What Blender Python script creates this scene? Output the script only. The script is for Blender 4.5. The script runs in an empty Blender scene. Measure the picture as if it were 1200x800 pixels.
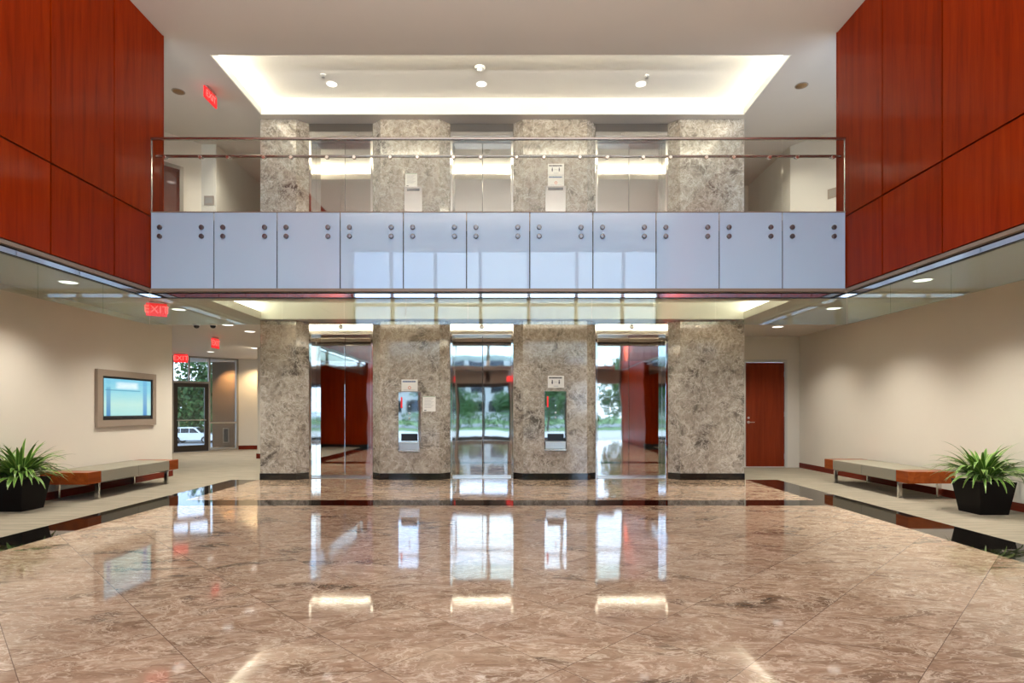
import bpy, bmesh, math, random
from mathutils import Vector, Matrix, Euler
random.seed(7)
R = math.radians
scene = bpy.context.scene
COL = scene.collection

# ------------------------------------------------------------------ helpers
class MB:
    """collects shapes (world coordinates) into one mesh"""
    def __init__(s): s.v = []; s.f = []; s.sm = []; s.uv = {}
    def add(s, vs, fs, smooth=False):
        o = len(s.v); s.v += [tuple(v) for v in vs]
        for f in fs:
            s.f.append([i + o for i in f]); s.sm.append(smooth)
        return s
    def box(s, x0, x1, y0, y1, z0, z1, bev=0.0, seg=2):
        if bev <= 0:
            vs = [(x0,y0,z0),(x1,y0,z0),(x1,y1,z0),(x0,y1,z0),(x0,y0,z1),(x1,y0,z1),(x1,y1,z1),(x0,y1,z1)]
            return s.add(vs, [(3,2,1,0),(4,5,6,7),(0,1,5,4),(1,2,6,5),(2,3,7,6),(3,0,4,7)])
        bm = bmesh.new(); bmesh.ops.create_cube(bm, size=1)
        for v in bm.verts:
            v.co = Vector(((x0+x1)/2+v.co.x*(x1-x0), (y0+y1)/2+v.co.y*(y1-y0), (z0+z1)/2+v.co.z*(z1-z0)))
        bmesh.ops.bevel(bm, geom=bm.edges[:], offset=bev, segments=seg, affect='EDGES', profile=0.5)
        return s.frombm(bm, False)
    def frombm(s, bm, smooth=False):
        bm.verts.index_update()
        s.add([v.co.copy() for v in bm.verts], [[v.index for v in f.verts] for f in bm.faces], smooth)
        bm.free(); return s
    def prism(s, poly, z0, z1):
        n = len(poly)
        vs = [(x,y,z0) for x,y in poly]+[(x,y,z1) for x,y in poly]
        fs = [list(range(n))[::-1], list(range(n,2*n))]+[(i,(i+1)%n,(i+1)%n+n,i+n) for i in range(n)]
        return s.add(vs, fs)
    def lathe(s, prof, c, axis='z', n=24, smooth=True, flip=False):
        """prof = [(r,h)...] along axis from centre c"""
        vs=[]; fs=[]
        for r,h in prof:
            for k in range(n):
                a=2*math.pi*k/n; u=r*math.cos(a); w=r*math.sin(a)
                p={'z':(u,w,h),'y':(u,h,w),'x':(h,u,w)}[axis]
                vs.append((c[0]+p[0],c[1]+p[1],c[2]+p[2]))
        m=len(prof)
        for i in range(m-1):
            for k in range(n):
                k2=(k+1)%n
                fs.append((i*n+k,i*n+k2,(i+1)*n+k2,(i+1)*n+k))
        s.add(vs,fs,smooth)
        o=len(s.v)-len(vs)
        s.f.append([o+k for k in range(n)]); s.sm.append(False)
        s.f.append([o+(m-1)*n+k for k in range(n)]); s.sm.append(False)
        return s
    def tube(s, pts, r, n=10):
        pts=[Vector(p) for p in pts]; rings=[]
        for i,p in enumerate(pts):
            t=(pts[min(i+1,len(pts)-1)]-pts[max(i-1,0)]).normalized()
            up=Vector((0,0,1)) if abs(t.z)<.95 else Vector((1,0,0))
            a=t.cross(up).normalized(); b=a.cross(t)
            rr=r[i] if isinstance(r,(list,tuple)) else r
            rings.append([p+(a*math.cos(2*math.pi*k/n)+b*math.sin(2*math.pi*k/n))*rr for k in range(n)])
        vs=[v for q in rings for v in q]; fs=[]
        for i in range(len(pts)-1):
            for k in range(n):
                fs.append((i*n+k,i*n+(k+1)%n,(i+1)*n+(k+1)%n,(i+1)*n+k))
        s.add(vs,fs,True)
        o=len(s.v)-len(vs); m=len(pts)-1
        s.f.append([o+k for k in range(n)]); s.sm.append(False)
        s.f.append([o+m*n+k for k in range(n)]); s.sm.append(False)
        return s
    def xf(s, M):
        s.v=[tuple(M@Vector(v)) for v in s.v]; return s

def worldloc(o):
    p=Vector((0,0,0))
    while o is not None: p+=o.location; o=o.parent
    return p

def make(name, mb, mat, parent=None, kind=None, label=None, cat=None, group=None, fix=True):
    me=bpy.data.meshes.new(name)
    off=worldloc(parent) if parent else Vector((0,0,0))
    me.from_pydata([tuple(Vector(v)-off) for v in mb.v],[],mb.f)
    for p,sm in zip(me.polygons,mb.sm): p.use_smooth=sm
    if fix:
        bm=bmesh.new(); bm.from_mesh(me); bmesh.ops.recalc_face_normals(bm,faces=bm.faces[:]); bm.to_mesh(me); bm.free()
    if any(mb.sm):
        try: me.set_sharp_from_angle(angle=R(40))
        except Exception: pass
    if mat: me.materials.append(mat)
    o=bpy.data.objects.new(name,me); COL.objects.link(o)
    if parent: o.parent=parent
    tag(o,label,cat,group,kind)
    return o

def tag(o,label=None,cat=None,group=None,kind=None):
    if label: o['label']=label
    if cat: o['category']=cat
    if group: o['group']=group
    if kind: o['kind']=kind
    return o

def thing(name,loc,label,cat,group=None,kind=None):
    o=bpy.data.objects.new(name,None); COL.objects.link(o); o.location=loc
    o.empty_display_size=.1
    return tag(o,label,cat,group,kind)

def struct(name,mb,mat,parent=None):
    return make(name,mb,mat,parent,kind=None if parent else 'structure')

def dup(o,loc,label=None,group=None,rotz=None):
    c=o.copy(); COL.objects.link(c); c.location=loc
    if rotz is not None: c.rotation_euler=(0,0,rotz)
    if label: c['label']=label
    if group: c['group']=group
    def kids(a,b):
        for ch in [q for q in bpy.data.objects if q.parent==a]:
            d=ch.copy(); COL.objects.link(d); d.parent=b; kids(ch,d)
    kids(o,c)
    return c

def text_mb(txt,size,M,depth=.004):
    cu=bpy.data.curves.new('lettering','FONT'); cu.body=txt; cu.size=size; cu.extrude=depth/2
    cu.align_x='CENTER'; cu.align_y='CENTER'
    ob=bpy.data.objects.new('lettering',cu); COL.objects.link(ob)
    bpy.context.view_layer.update()
    dg=bpy.context.evaluated_depsgraph_get()
    me=bpy.data.meshes.new_from_object(ob.evaluated_get(dg))
    mb=MB().add([v.co for v in me.vertices],[list(p.vertices) for p in me.polygons])
    mb.xf(M)
    bpy.data.objects.remove(ob); bpy.data.curves.remove(cu); bpy.data.meshes.remove(me)
    return mb

# ------------------------------------------------------------------ materials
def S(r,g,b):
    f=lambda c:(c/255/12.92 if c/255<=.04045 else ((c/255+.055)/1.055)**2.4)
    return (f(r),f(g),f(b),1)
class NT:
    def __init__(s,name):
        m=bpy.data.materials.new(name); m.use_nodes=True; s.m=m; s.t=m.node_tree
        s.b=s.t.nodes['Principled BSDF']; s.out=s.t.nodes['Material Output']
    def n(s,typ,**kw):
        n=s.t.nodes.new(typ)
        for k,v in kw.items():
            if k.startswith('i_'):
                key=k[2:].replace('_',' ')
                key=int(key) if key.isdigit() else key
                n.inputs[key].default_value=v
            else: setattr(n,k,v)
        return n
    def l(s,a,b): s.t.links.new(a,b)
    def P(s,**kw):
        for k,v in kw.items(): s.b.inputs[k.replace('_',' ')].default_value=v
    def math(s,op,a,b=None,c=None):
        n=s.n('ShaderNodeMath',operation=op)
        for i,x in enumerate((a,b,c)):
            if x is None: continue
            if isinstance(x,(int,float)): n.inputs[i].default_value=x
            else: s.l(x,n.inputs[i])
        return n.outputs[0]
    def mix(s,f,a,b,blend='MIX'):
        n=s.n('ShaderNodeMix',data_type='RGBA',blend_type=blend)
        for sock,x in ((n.inputs[0],f),(n.inputs[6],a),(n.inputs[7],b)):
            if isinstance(x,(int,float,tuple)): sock.default_value=x
            else: s.l(x,sock)
        return n.outputs[2]
    def ramp(s,f,stops):
        n=s.n('ShaderNodeValToRGB'); cr=n.color_ramp
        while len(cr.elements)<len(stops): cr.elements.new(.5)
        for e,(p,c) in zip(cr.elements,stops):
            e.position=p; e.color=c if isinstance(c,tuple) else (c,c,c,1)
        s.l(f,n.inputs[0]); return n.outputs[0]
    def coord(s,kind='Object',scale=(1,1,1),rot=(0,0,0),loc=(0,0,0)):
        t=s.n('ShaderNodeTexCoord'); m=s.n('ShaderNodeMapping')
        m.inputs['Scale'].default_value=scale; m.inputs['Rotation'].default_value=rot; m.inputs['Location'].default_value=loc
        s.l(t.outputs[kind],m.inputs['Vector']); return m.outputs[0]
    def noise(s,vec,scale,detail=4,rough=.55,dist=0):
        n=s.n('ShaderNodeTexNoise'); n.inputs['Scale'].default_value=scale; n.inputs['Detail'].default_value=detail
        n.inputs['Roughness'].default_value=rough; n.inputs['Distortion'].default_value=dist
        s.l(vec,n.inputs['Vector']); return n.outputs[0]
    def bump(s,h,strength,dist=.01):
        n=s.n('ShaderNodeBump'); n.inputs['Strength'].default_value=strength; n.inputs['Distance'].default_value=dist
        s.l(h,n.inputs['Height']); s.l(n.outputs[0],s.b.inputs['Normal'])

def geo_pos(t,scale=(1,1,1),rot=(0,0,0)):
    g=t.n('ShaderNodeNewGeometry'); m=t.n('ShaderNodeMapping')
    m.inputs['Scale'].default_value=scale; m.inputs['Rotation'].default_value=rot
    t.l(g.outputs['Position'],m.inputs['Vector']); return m.outputs[0]

def plain(name,col,rough=.5,metal=0.,spec=.5,coat=0.,noisy=0.03,scale=6.):
    t=NT(name); t.P(Roughness=rough,Metallic=metal,Specular_IOR_Level=spec,Coat_Weight=coat,Coat_Roughness=.03)
    v=t.coord(); f=t.noise(v,scale,3)
    d=tuple(c*(1-noisy) for c in col[:3])+(1,); e=tuple(min(1,c*(1+noisy)) for c in col[:3])+(1,)
    t.l(t.mix(f,d,e),t.b.inputs['Base Color']); return t.m

def paint(name,col,rough=.6):
    t=NT(name); t.P(Roughness=rough,Specular_IOR_Level=.3)
    v=geo_pos(t); f=t.noise(v,2.2,4); h=t.noise(v,160,2)
    t.l(t.mix(f,tuple(c*.975 for c in col[:3])+(1,),tuple(min(1,c*1.02) for c in col[:3])+(1,)),t.b.inputs['Base Color'])
    t.bump(h,.05,.002); return t.m

def wood(name,c0,c1,c2,axis='z',rough=.32,coat=.08,coatr=.11):
    t=NT(name); sc={'z':(9,9,.55),'x':(.55,9,9),'y':(9,.55,9)}[axis]
    v=geo_pos(t,sc)
    oi=t.n('ShaderNodeObjectInfo')
    comb=t.n('ShaderNodeVectorMath',operation='ADD'); sc2=t.math('MULTIPLY',oi.outputs['Random'],37.)
    t.l(v,comb.inputs[0]); t.l(sc2,comb.inputs[1]); v=comb.outputs[0]
    f=t.noise(v,1.3,6,.6,.6); g=t.noise(v,7,3,.6)
    c=t.ramp(f,[(.25,c0),(.5,c1),(.75,c2)])
    c=t.mix(t.math('MULTIPLY',g,.35),c,c0)
    r=t.math('MULTIPLY_ADD',oi.outputs['Random'],.16,.92)
    hs=t.n('ShaderNodeHueSaturation'); t.l(r,hs.inputs['Value']); t.l(c,hs.inputs['Color'])
    t.l(hs.outputs[0],t.b.inputs['Base Color'])
    t.P(Roughness=rough,Coat_Weight=coat,Coat_Roughness=coatr,Specular_IOR_Level=.04); return t.m

def marble(t,vec,base,dark,light,vein,k=1.,pv=1.,wp=.6,vd=1.4):
    """cloudy brown marble: broad mottling, dark smudges, a web of pale veins"""
    w=t.n('ShaderNodeVectorMath',operation='MULTIPLY_ADD')
    nz=t.n('ShaderNodeTexNoise'); nz.inputs['Scale'].default_value=2.1*k; nz.inputs['Detail'].default_value=5
    t.l(vec,nz.inputs['Vector']); t.l(nz.outputs['Color'],w.inputs[0]); w.inputs[1].default_value=(wp/k,)*3; t.l(vec,w.inputs[2])
    wv=w.outputs[0]
    a=t.noise(wv,2.2*k,9,.66); b=t.noise(wv,1.5*k,5,.6,.8); g=t.noise(vec,26*k,5,.72); h=t.noise(wv,9*k,6,.7)
    c=t.ramp(a,[(.32,dark),(.44,base),(.54,base),(.68,light)])
    c=t.mix(t.ramp(h,[(.36,.6),(.50,0.)]),c,dark)
    c=t.mix(t.ramp(h,[(.52,0.),(.66,.6)]),c,light)
    deep=tuple(x*.45 for x in dark[:3])+(1,)
    c=t.mix(t.ramp(b,[(.57,0.),(.68,.9)]),c,deep)
    def veins(scale,width,amt,c):
        vn=t.n('ShaderNodeTexNoise'); vn.inputs['Scale'].default_value=scale*k; vn.inputs['Detail'].default_value=5; vn.inputs['Roughness'].default_value=.6
        vn.inputs['Distortion'].default_value=vd
        t.l(wv,vn.inputs['Vector'])
        d=t.math('ABSOLUTE',t.math('SUBTRACT',vn.outputs[0],.5))
        m=t.ramp(d,[(0.,amt*pv),(width,0.)])
        return t.mix(m,c,vein)
    c=veins(2.6,.022,.75,c); c=veins(5.5,.03,.55,c); c=veins(1.4,.008,.8,c)
    c=t.mix(t.ramp(g,[(.35,.25),(.65,0.)]),c,dark)
    return c

M={}
M['wood']=wood('red_mahogany_veneer',S(120,31,0),S(152,45,1),S(168,57,3))
M['wood_bench']=wood('orange_cherry_veneer',S(118,54,18),S(146,70,27),S(160,84,35),'y',.35,.3)
M['wood_door']=wood('red_brown_door_veneer',S(104,36,16),S(126,48,22),S(138,56,28),'z',.4,.15)
M['base_wood']=wood('dark_red_baseboard',S(86,24,14),S(112,38,22),S(122,46,26),'y',.35,.3)
M['wall']=paint('cream_wall_paint',S(216,208,193))
M['ceil']=paint('taupe_white_ceiling_paint',S(204,194,182))
M['tray']=paint('white_tray_paint',S(236,232,222))
M['trimpaint']=paint('pale_grey_door_frame_paint',S(196,192,182),.45)
M['taupe']=plain('taupe_painted_metal',S(150,134,118),.4)
M['bronze']=plain('dark_bronze_aluminium',S(62,54,48),.35,.6)
M['mull']=plain('grey_beige_aluminium',S(150,142,130),.4,.3)
M['black']=plain('black_plastic',S(14,14,15),.35)
M['planter']=plain('matte_black_planter_resin',S(13,10,9),.45,spec=.15)
M['white']=plain('white_card',S(235,233,225),.6)
M['blueink']=plain('blue_printed_ink',S(60,96,140),.6)
M['darkink']=plain('dark_printed_ink',S(50,52,58),.6)
M['greyink']=plain('grey_printed_ink',S(170,172,172),.6)
M['orangeink']=plain('orange_printed_ink',S(214,112,60),.6)
M['fabric']=None
t=NT('grey_beige_bench_upholstery'); v=t.coord(); 
f=t.noise(v,220,2); t.l(t.mix(f,S(128,122,106),S(152,146,128)),t.b.inputs['Base Color']); t.P(Roughness=.85); t.bump(f,.2,.002); M['fabric']=t.m

def steel(name,col,rough,wob,metal=1.):
    t=NT(name); t.P(Base_Color=col,Metallic=metal,Roughness=rough)
    v=geo_pos(t,(1.6,1.6,.75)); f=t.noise(v,1.5,1.5,.4); t.bump(f,wob,.05); return t.m
M['mirror']=steel('mirror_polished_stainless_steel',(.70,.69,.67,1),.03,.035)
M['upper_steel']=steel('satin_polished_stainless_steel',(.50,.48,.45,1),.045,.02)
M['frame_steel']=steel('polished_stainless_frame',(.74,.73,.70,1),.05,.03)
M['soffit']=steel('polished_metal_soffit_strip',(.62,.62,.64,1),.03,.0)
M['brushed']=plain('brushed_stainless_steel',(.60,.58,.55,1),.28,1.,noisy=.06,scale=30)
M['chrome']=plain('chrome_leg_metal',(.72,.70,.66,1),.18,1.)
M['bolt']=plain('satin_steel_bolt',(.20,.20,.21,1),.3,.9)
M['rail']=plain('satin_metal_rail',(.42,.38,.36,1),.22,1.)

# floor marble: 0.648 m tiles laid at 45 degrees, every tile cut from its own piece of stone
t=NT('polished_brown_marble_floor')
g=t.n('ShaderNodeNewGeometry'); sx=t.n('ShaderNodeSeparateXYZ'); t.l(g.outputs['Position'],sx.inputs[0])
P_=.915
u=t.math('DIVIDE',t.math('ADD',t.math('SUBTRACT',sx.outputs[0],sx.outputs[1]),.825+P_*40),P_)
w=t.math('DIVIDE',t.math('ADD',t.math('ADD',sx.outputs[0],sx.outputs[1]),-.42+P_*40),P_)
iu=t.math('FLOOR',u); iw=t.math('FLOOR',w)
fu=t.math('FRACT',u); fw=t.math('FRACT',w)
cid=t.n('ShaderNodeCombineXYZ'); t.l(iu,cid.inputs[0]); t.l(iw,cid.inputs[1])
wn=t.n('ShaderNodeTexWhiteNoise',noise_dimensions='3D'); t.l(cid.outputs[0],wn.inputs['Vector'])
off=t.n('ShaderNodeVectorMath',operation='MULTIPLY_ADD'); t.l(wn.outputs['Color'],off.inputs[0]); off.inputs[1].default_value=(30,30,30)
mp=t.n('ShaderNodeMapping'); mp.inputs['Scale'].default_value=(.62,1.25,1); mp.inputs['Rotation'].default_value=(0,0,R(14)); t.l(g.outputs['Position'],mp.inputs['Vector'])
t.l(mp.outputs[0],off.inputs[2])
c=marble(t,off.outputs[0],S(180,152,126),S(124,96,72),S(204,180,152),S(234,216,190),1.0)
hs=t.n('ShaderNodeHueSaturation'); t.l(c,hs.inputs['Color']); t.l(t.math('MULTIPLY_ADD',wn.outputs[0],.14,.93),hs.inputs['Value']); c=hs.outputs[0]
def edge(f_): return t.math('MINIMUM',f_,t.math('SUBTRACT',1.,f_))
e=t.math('MINIMUM',edge(fu),edge(fw))
j=t.math('LESS_THAN',e,.0032)
c=t.mix(t.math('MULTIPLY',j,.75),c,S(84,62,48))
t.l(c,t.b.inputs['Base Color']); t.P(Roughness=.05,IOR=1.5); M['floor']=t.m

t=NT('grey_brown_wall_marble')
v=geo_pos(t,(1,1,1),(R(20),0,R(15)))
oi=t.n('ShaderNodeObjectInfo'); ad=t.n('ShaderNodeVectorMath',operation='ADD'); t.l(v,ad.inputs[0]); t.l(t.math('MULTIPLY',oi.outputs['Random'],23.),ad.inputs[1])
c=marble(t,ad.outputs[0],S(166,156,141),S(106,97,87),S(192,184,170),S(214,207,194),1.15,.9,.3,.5)
t.l(c,t.b.inputs['Base Color']); t.P(Roughness=.07,IOR=1.5); M['marble']=t.m

t=NT('polished_black_granite'); v=geo_pos(t); f=t.noise(v,120,3)
t.l(t.mix(f,S(10,9,8),S(30,26,23)),t.b.inputs['Base Color']); t.P(Roughness=.03,IOR=1.6); M['granite']=t.m

t=NT('ribbed_beige_carpet'); v=geo_pos(t,(1,1,1)); 
a=t.noise(geo_pos(t,(.9,13,1)),1.7,4,.65); b=t.noise(v,180,2); d=t.noise(v,1.1,4)
c=t.mix(t.ramp(a,[(.32,0.),(.68,1.)]),S(122,113,97),S(172,162,143)); c=t.mix(t.math('MULTIPLY',d,.5),c,S(143,136,120)); c=t.mix(t.math('MULTIPLY',b,.3),c,S(120,111,96))
t.l(c,t.b.inputs['Base Color']); t.P(Roughness=.95,Specular_IOR_Level=.1); t.bump(b,.4,.004); M['carpet']=t.m

t=NT('white_back_painted_glass'); v=geo_pos(t); f=t.noise(v,.8,2)
t.l(t.mix(f,S(190,222,248),S(196,227,252)),t.b.inputs['Base Color']); t.P(Roughness=.35,Coat_Weight=1.,Coat_Roughness=.005,Coat_IOR=1.6,Specular_IOR_Level=.2); M['whiteglass']=t.m

def glass(name,tint,refl=1.5,haze=0.):
    t=NT(name); t.t.nodes.remove(t.b)
    tr=t.n('ShaderNodeBsdfTransparent'); tr.inputs[0].default_value=tint
    gl=t.n('ShaderNodeBsdfGlossy'); gl.inputs['Roughness'].default_value=.004
    v=t.coord(); f=t.noise(v,.6,1); t.l(t.mix(f,(.96,.98,.97,1),(1,1,1,1)),gl.inputs['Color'])
    g=t.n('ShaderNodeNewGeometry'); dp=t.n('ShaderNodeVectorMath',operation='DOT_PRODUCT'); t.l(g.outputs['Normal'],dp.inputs[0]); t.l(g.outputs['Incoming'],dp.inputs[1])
    f0=((refl-1)/(refl+1))**2; k=t.math('POWER',t.math('SUBTRACT',1.,t.math('ABSOLUTE',dp.outputs['Value'])),5.); fr=t.math('MULTIPLY_ADD',k,1-f0,f0)
    mx=t.n('ShaderNodeMixShader'); t.l(fr,mx.inputs[0]); t.l(tr.outputs[0],mx.inputs[1]); t.l(gl.outputs[0],mx.inputs[2])
    t.l(mx.outputs[0],t.out.inputs['Surface']); return t.m
M['clear']=glass('clear_balustrade_glass',(.95,.965,.955,1),1.42)
M['baffle']=glass('greenish_smoke_baffle_glass',(.86,.92,.88,1),1.55)
M['window']=glass('entrance_window_glass',(.93,.95,.95,1),1.45)
M['tinted']=glass('tinted_door_glass',(.72,.72,.70,1),1.6)

def emit(name,col,strength,rough=.5,base=(.8,.8,.8,1)):
    t=NT(name); t.P(Base_Color=base,Roughness=rough)
    v=t.coord(); f=t.noise(v,3,1); t.l(t.mix(f,tuple(c*.98 for c in col[:3])+(1,),col),t.b.inputs['Emission Color'])
    t.b.inputs['Emission Strength'].default_value=strength; return t.m
WARM=(1.,.95,.86,1)
M['lens']=emit('lit_downlight_lens',(1,.96,.88,1),.8)
M['cove']=emit('lit_cove_strip',(1,.97,.89,1),8.2)
M['cove_low']=emit('softly_lit_cove_strip',(1,.97,.89,1),4.2)
M['exitface']=emit('lit_red_exit_face',(1,.02,.025,1),.33,base=(.35,.01,.01,1))
M['exitglyph']=emit('lit_exit_lettering',(1,.16,.13,1),.48,base=(.5,.1,.1,1))
M['redglow']=emit('glowing_red_reflection',(1,.02,.02,1),.2,base=(.4,.01,.01,1))
M['officelight']=emit('lit_office_panel',(1,.95,.85,1),3.)

# wall screen picture: pale cyan page with blue side columns and a pale heading cloud
t=NT('lit_lobby_screen_picture'); tc=t.n('ShaderNodeTexCoord'); sp=t.n('ShaderNodeSeparateXYZ'); t.l(tc.outputs['Generated'],sp.inputs[0])
Y=sp.outputs[1]; Z=sp.outputs[2]
c=t.ramp(Z,[(0.,S(150,205,205)),(.35,S(176,216,205)),(.7,S(120,196,214)),(1.,S(96,182,214))])
nz=t.noise(t.coord('Generated',(1,2.2,9)),2.4,4); c=t.mix(t.math('MULTIPLY',nz,.35),c,S(190,224,222))
def band(x,a,b,sft=.02): 
    return t.math('MULTIPLY',t.ramp(x,[(a-sft,0.),(a,1.)]),t.ramp(x,[(b,1.),(b+sft,0.)]))
c=t.mix(t.math('MULTIPLY',band(Y,.07,.13),t.ramp(Z,[(.0,1.),(.75,.5),(.8,.1)])),c,S(52,120,176))
c=t.mix(t.math('MULTIPLY',band(Y,.83,.90),t.ramp(Z,[(.0,1.),(.9,.4)])),c,S(60,130,190))
c=t.mix(t.math('MULTIPLY',band(Z,.70,.72,.006),t.math('MULTIPLY',band(Y,.05,.75),.7)),c,S(60,128,160))
c=t.mix(t.math('MULTIPLY',t.math('MULTIPLY',band(Z,.78,.9,.05),band(Y,.3,.66,.08)),t.math('MULTIPLY_ADD',nz,.8,.3)),c,S(226,240,244))
c=t.mix(t.ramp(Z,[(.045,1.),(.06,0.)]),c,S(14,18,24))
t.l(c,t.b.inputs['Emission Color']); t.b.inputs['Emission Strength'].default_value=.36; t.P(Base_Color=(.01,.01,.01,1),Roughness=.12); M['screen']=t.m

def leafmat(name,dark,mid,edge_):
    t=NT(name); uv=t.n('ShaderNodeUVMap'); sp=t.n('ShaderNodeSeparateXYZ'); t.l(uv.outputs[0],sp.inputs[0])
    d=t.math('ABSOLUTE',t.math('SUBTRACT',sp.outputs[0],.5))
    c=t.ramp(d,[(.0,mid),(.18,dark),(.32,mid),(.48,edge_)])
    f=t.noise(t.coord(),9,2); c=t.mix(t.math('MULTIPLY',f,.5),c,dark)
    t.l(c,t.b.inputs['Base Color']); t.P(Roughness=.38); 
    t.b.inputs['Subsurface Weight'].default_value=0.
    return t.m
M['leaf']=leafmat('striped_strap_leaf',S(50,88,28),S(104,146,48),S(186,204,118))
M['soil']=plain('brown_bark_mulch',S(120,96,80),.95,noisy=.5,scale=60)
t=NT('outdoor_tree_leaves'); f=t.noise(t.coord(),1.2,4); t.l(t.ramp(f,[(.3,S(36,66,32)),(.55,S(66,104,50)),(.75,S(104,136,70))]),t.b.inputs['Base Color']); t.P(Roughness=.6); M['treeleaf']=t.m
M['bark']=plain('grey_brown_bark',S(86,72,60),.9,noisy=.3,scale=8)
M['lawn']=plain('mown_lawn',S(88,122,62),.95,noisy=.25,scale=2)
M['paving']=plain('pale_concrete_paving',S(178,176,170),.85,noisy=.08,scale=2)
M['asphalt']=plain('grey_asphalt',S(128,130,134),.9,noisy=.1,scale=3)
M['carpaint']=plain('white_car_paint',S(225,228,232),.2,coat=.6)
M['carglass']=plain('dark_car_glass',S(24,30,36),.08)
M['tyre']=plain('black_tyre_rubber',S(22,22,23),.8)
M['brick']=plain('pale_precast_facade',S(176,176,178),.8)
M['brownwall']=plain('brown_precast_wall',S(112,92,74),.75,noisy=.1)

# ------------------------------------------------------------------ dimensions (metres; camera at the origin, looking along +Y)
EYE=1.3
YF=8.07            # balcony front
YE=10.78           # elevator wall face
C1=2.96; F2=3.95; C2=6.70
WL,WR=-5.02,4.66   # wood walls
SL,SR=-6.69,6.51   # lower side walls
FAC=-2.1           # entrance facade
# ------------------------------------------------------------------ floor
fl=MB().box(-4.69,4.36,FAC-.1,7.87,-.12,0).box(-4.69,4.36,8.36,11.6,-.12,0).box(-5.2,-4.69,FAC-.1,-.6,-.12,0).box(4.36,4.95,FAC-.1,-.6,-.12,0)
struct('floor',fl,M['floor'])
struct('trim_1',MB().box(-5.2,-4.69,-.6,YE,-.12,0),M['granite'])
struct('trim_2',MB().box(4.36,4.95,-.6,YE,-.12,0),M['granite'])
struct('trim_3',MB().box(-4.69,4.36,7.87,8.36,-.12,0),M['granite'])
ca=MB().box(-14,-5.2,FAC-.1,YE,-.12,0).box(-14,-4.69,YE,13.2,-.12,0).box(-14,-4.69,13.2,20.2,-.12,0)
struct('floor_left',ca,M['carpet'])
struct('floor_right',MB().box(4.95,9,FAC-.1,YE,-.12,0).box(4.36,9,YE,14.2,-.12,0),M['carpet'])

# ------------------------------------------------------------------ lower side walls
T=.15
struct('wall_lower_left',MB().box(SL-T,SL,.4,11.45,0,C1).box(-12,SL-T,11.3,11.45,0,C1),M['wall'])
struct('baseboard_left',MB().box(SL,SL+.018,.42,11.45,0,.11),M['base_wood'])
struct('wall_lower_right',MB().box(SR,SR+T,.4,13.1,0,C1),M['wall'])
struct('baseboard_right',MB().box(SR-.018,SR,.42,13.08,0,.11),M['base_wood'])
struct('wall_back_right',MB().box(4.33,5.25,13.1,13.25,0,C1).box(6.22,SR+T,13.1,13.25,0,C1).box(5.25,6.22,13.1,13.25,2.43,C1),M['wall'])
# wood wall ends behind the camera, either side of the entrance
struct('wall_entrance_left',MB().box(SL,WL,2.05,2.2,.1,C1),M['wood'])
struct('wall_entrance_right',MB().box(WR,SR,2.05,2.2,.1,C1),M['wood'])
struct('baseboard_entrance',MB().box(SL,WL,2.05,2.19,0,.1).box(WR,SR,2.05,2.19,0,.1),M['black'])
struct('wall_vestibule_left',MB().box(WL-.15,WL,FAC,2.05,0,C1),M['wood'])
struct('wall_vestibule_right',MB().box(WR,WR+.15,FAC,2.05,0,C1),M['wood'])

# ------------------------------------------------------------------ upper wood-panelled walls
def panel_wall(name,x,sgn,yend):
    root=struct(name,MB().box(min(x-sgn*.03,x-sgn*.25),max(x-sgn*.03,x-sgn*.25),FAC,yend,2.985,C2),M['black'])
    ys=[yend]; k=0
    first=yend-1.03 if sgn>0 else 7.285
    y=first
    while y>FAC+.3: ys.append(y); y-=1.012
    ys.append(FAC)
    gap=.010
    for a,b in zip(ys[1:],ys[:-1]):
        for z0,z1 in ((2.99,3.99),(3.99,C2)):
            make('wood_panel',MB().box(min(x,x-sgn*.03),max(x,x-sgn*.03),a+gap,b-gap,z0+gap,z1-gap),M['wood'],root)
    # wood-faced end cap
    make('end_panel',MB().box(min(x,x-sgn*.25),max(x,x-sgn*.25),yend-.0,yend+.02,2.99,C2),M['wood'],root)
    return root
panel_wall('wall_left',WL,1,8.37)
panel_wall('wall_right',WR,-1,8.30)
for nm,x,s_ in (('trim_4',WL,1),('trim_5',WR,-1)):
    x1=x-s_*.25
    struct(nm,MB().box(min(x,x1),max(x,x1),FAC,YF+.0,2.945,2.985),M['taupe'])
for nm,x,s_ in (('trim_6',WL,1),('trim_7',WR,-1)):
    e=sorted((x-s_*.05,x-s_*.075)); struct(nm,MB().box(e[0],e[1],FAC,YF+.07,2.877,2.93),M['soffit'])
    e=sorted((x-s_*.052,x-s_*.095)); struct('trim_8' if s_>0 else 'trim_9',MB().box(e[0],e[1],FAC,YF+.07,2.868,2.876).box(e[0],e[1],FAC,YF+.07,2.931,2.945),M['black'])

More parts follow.
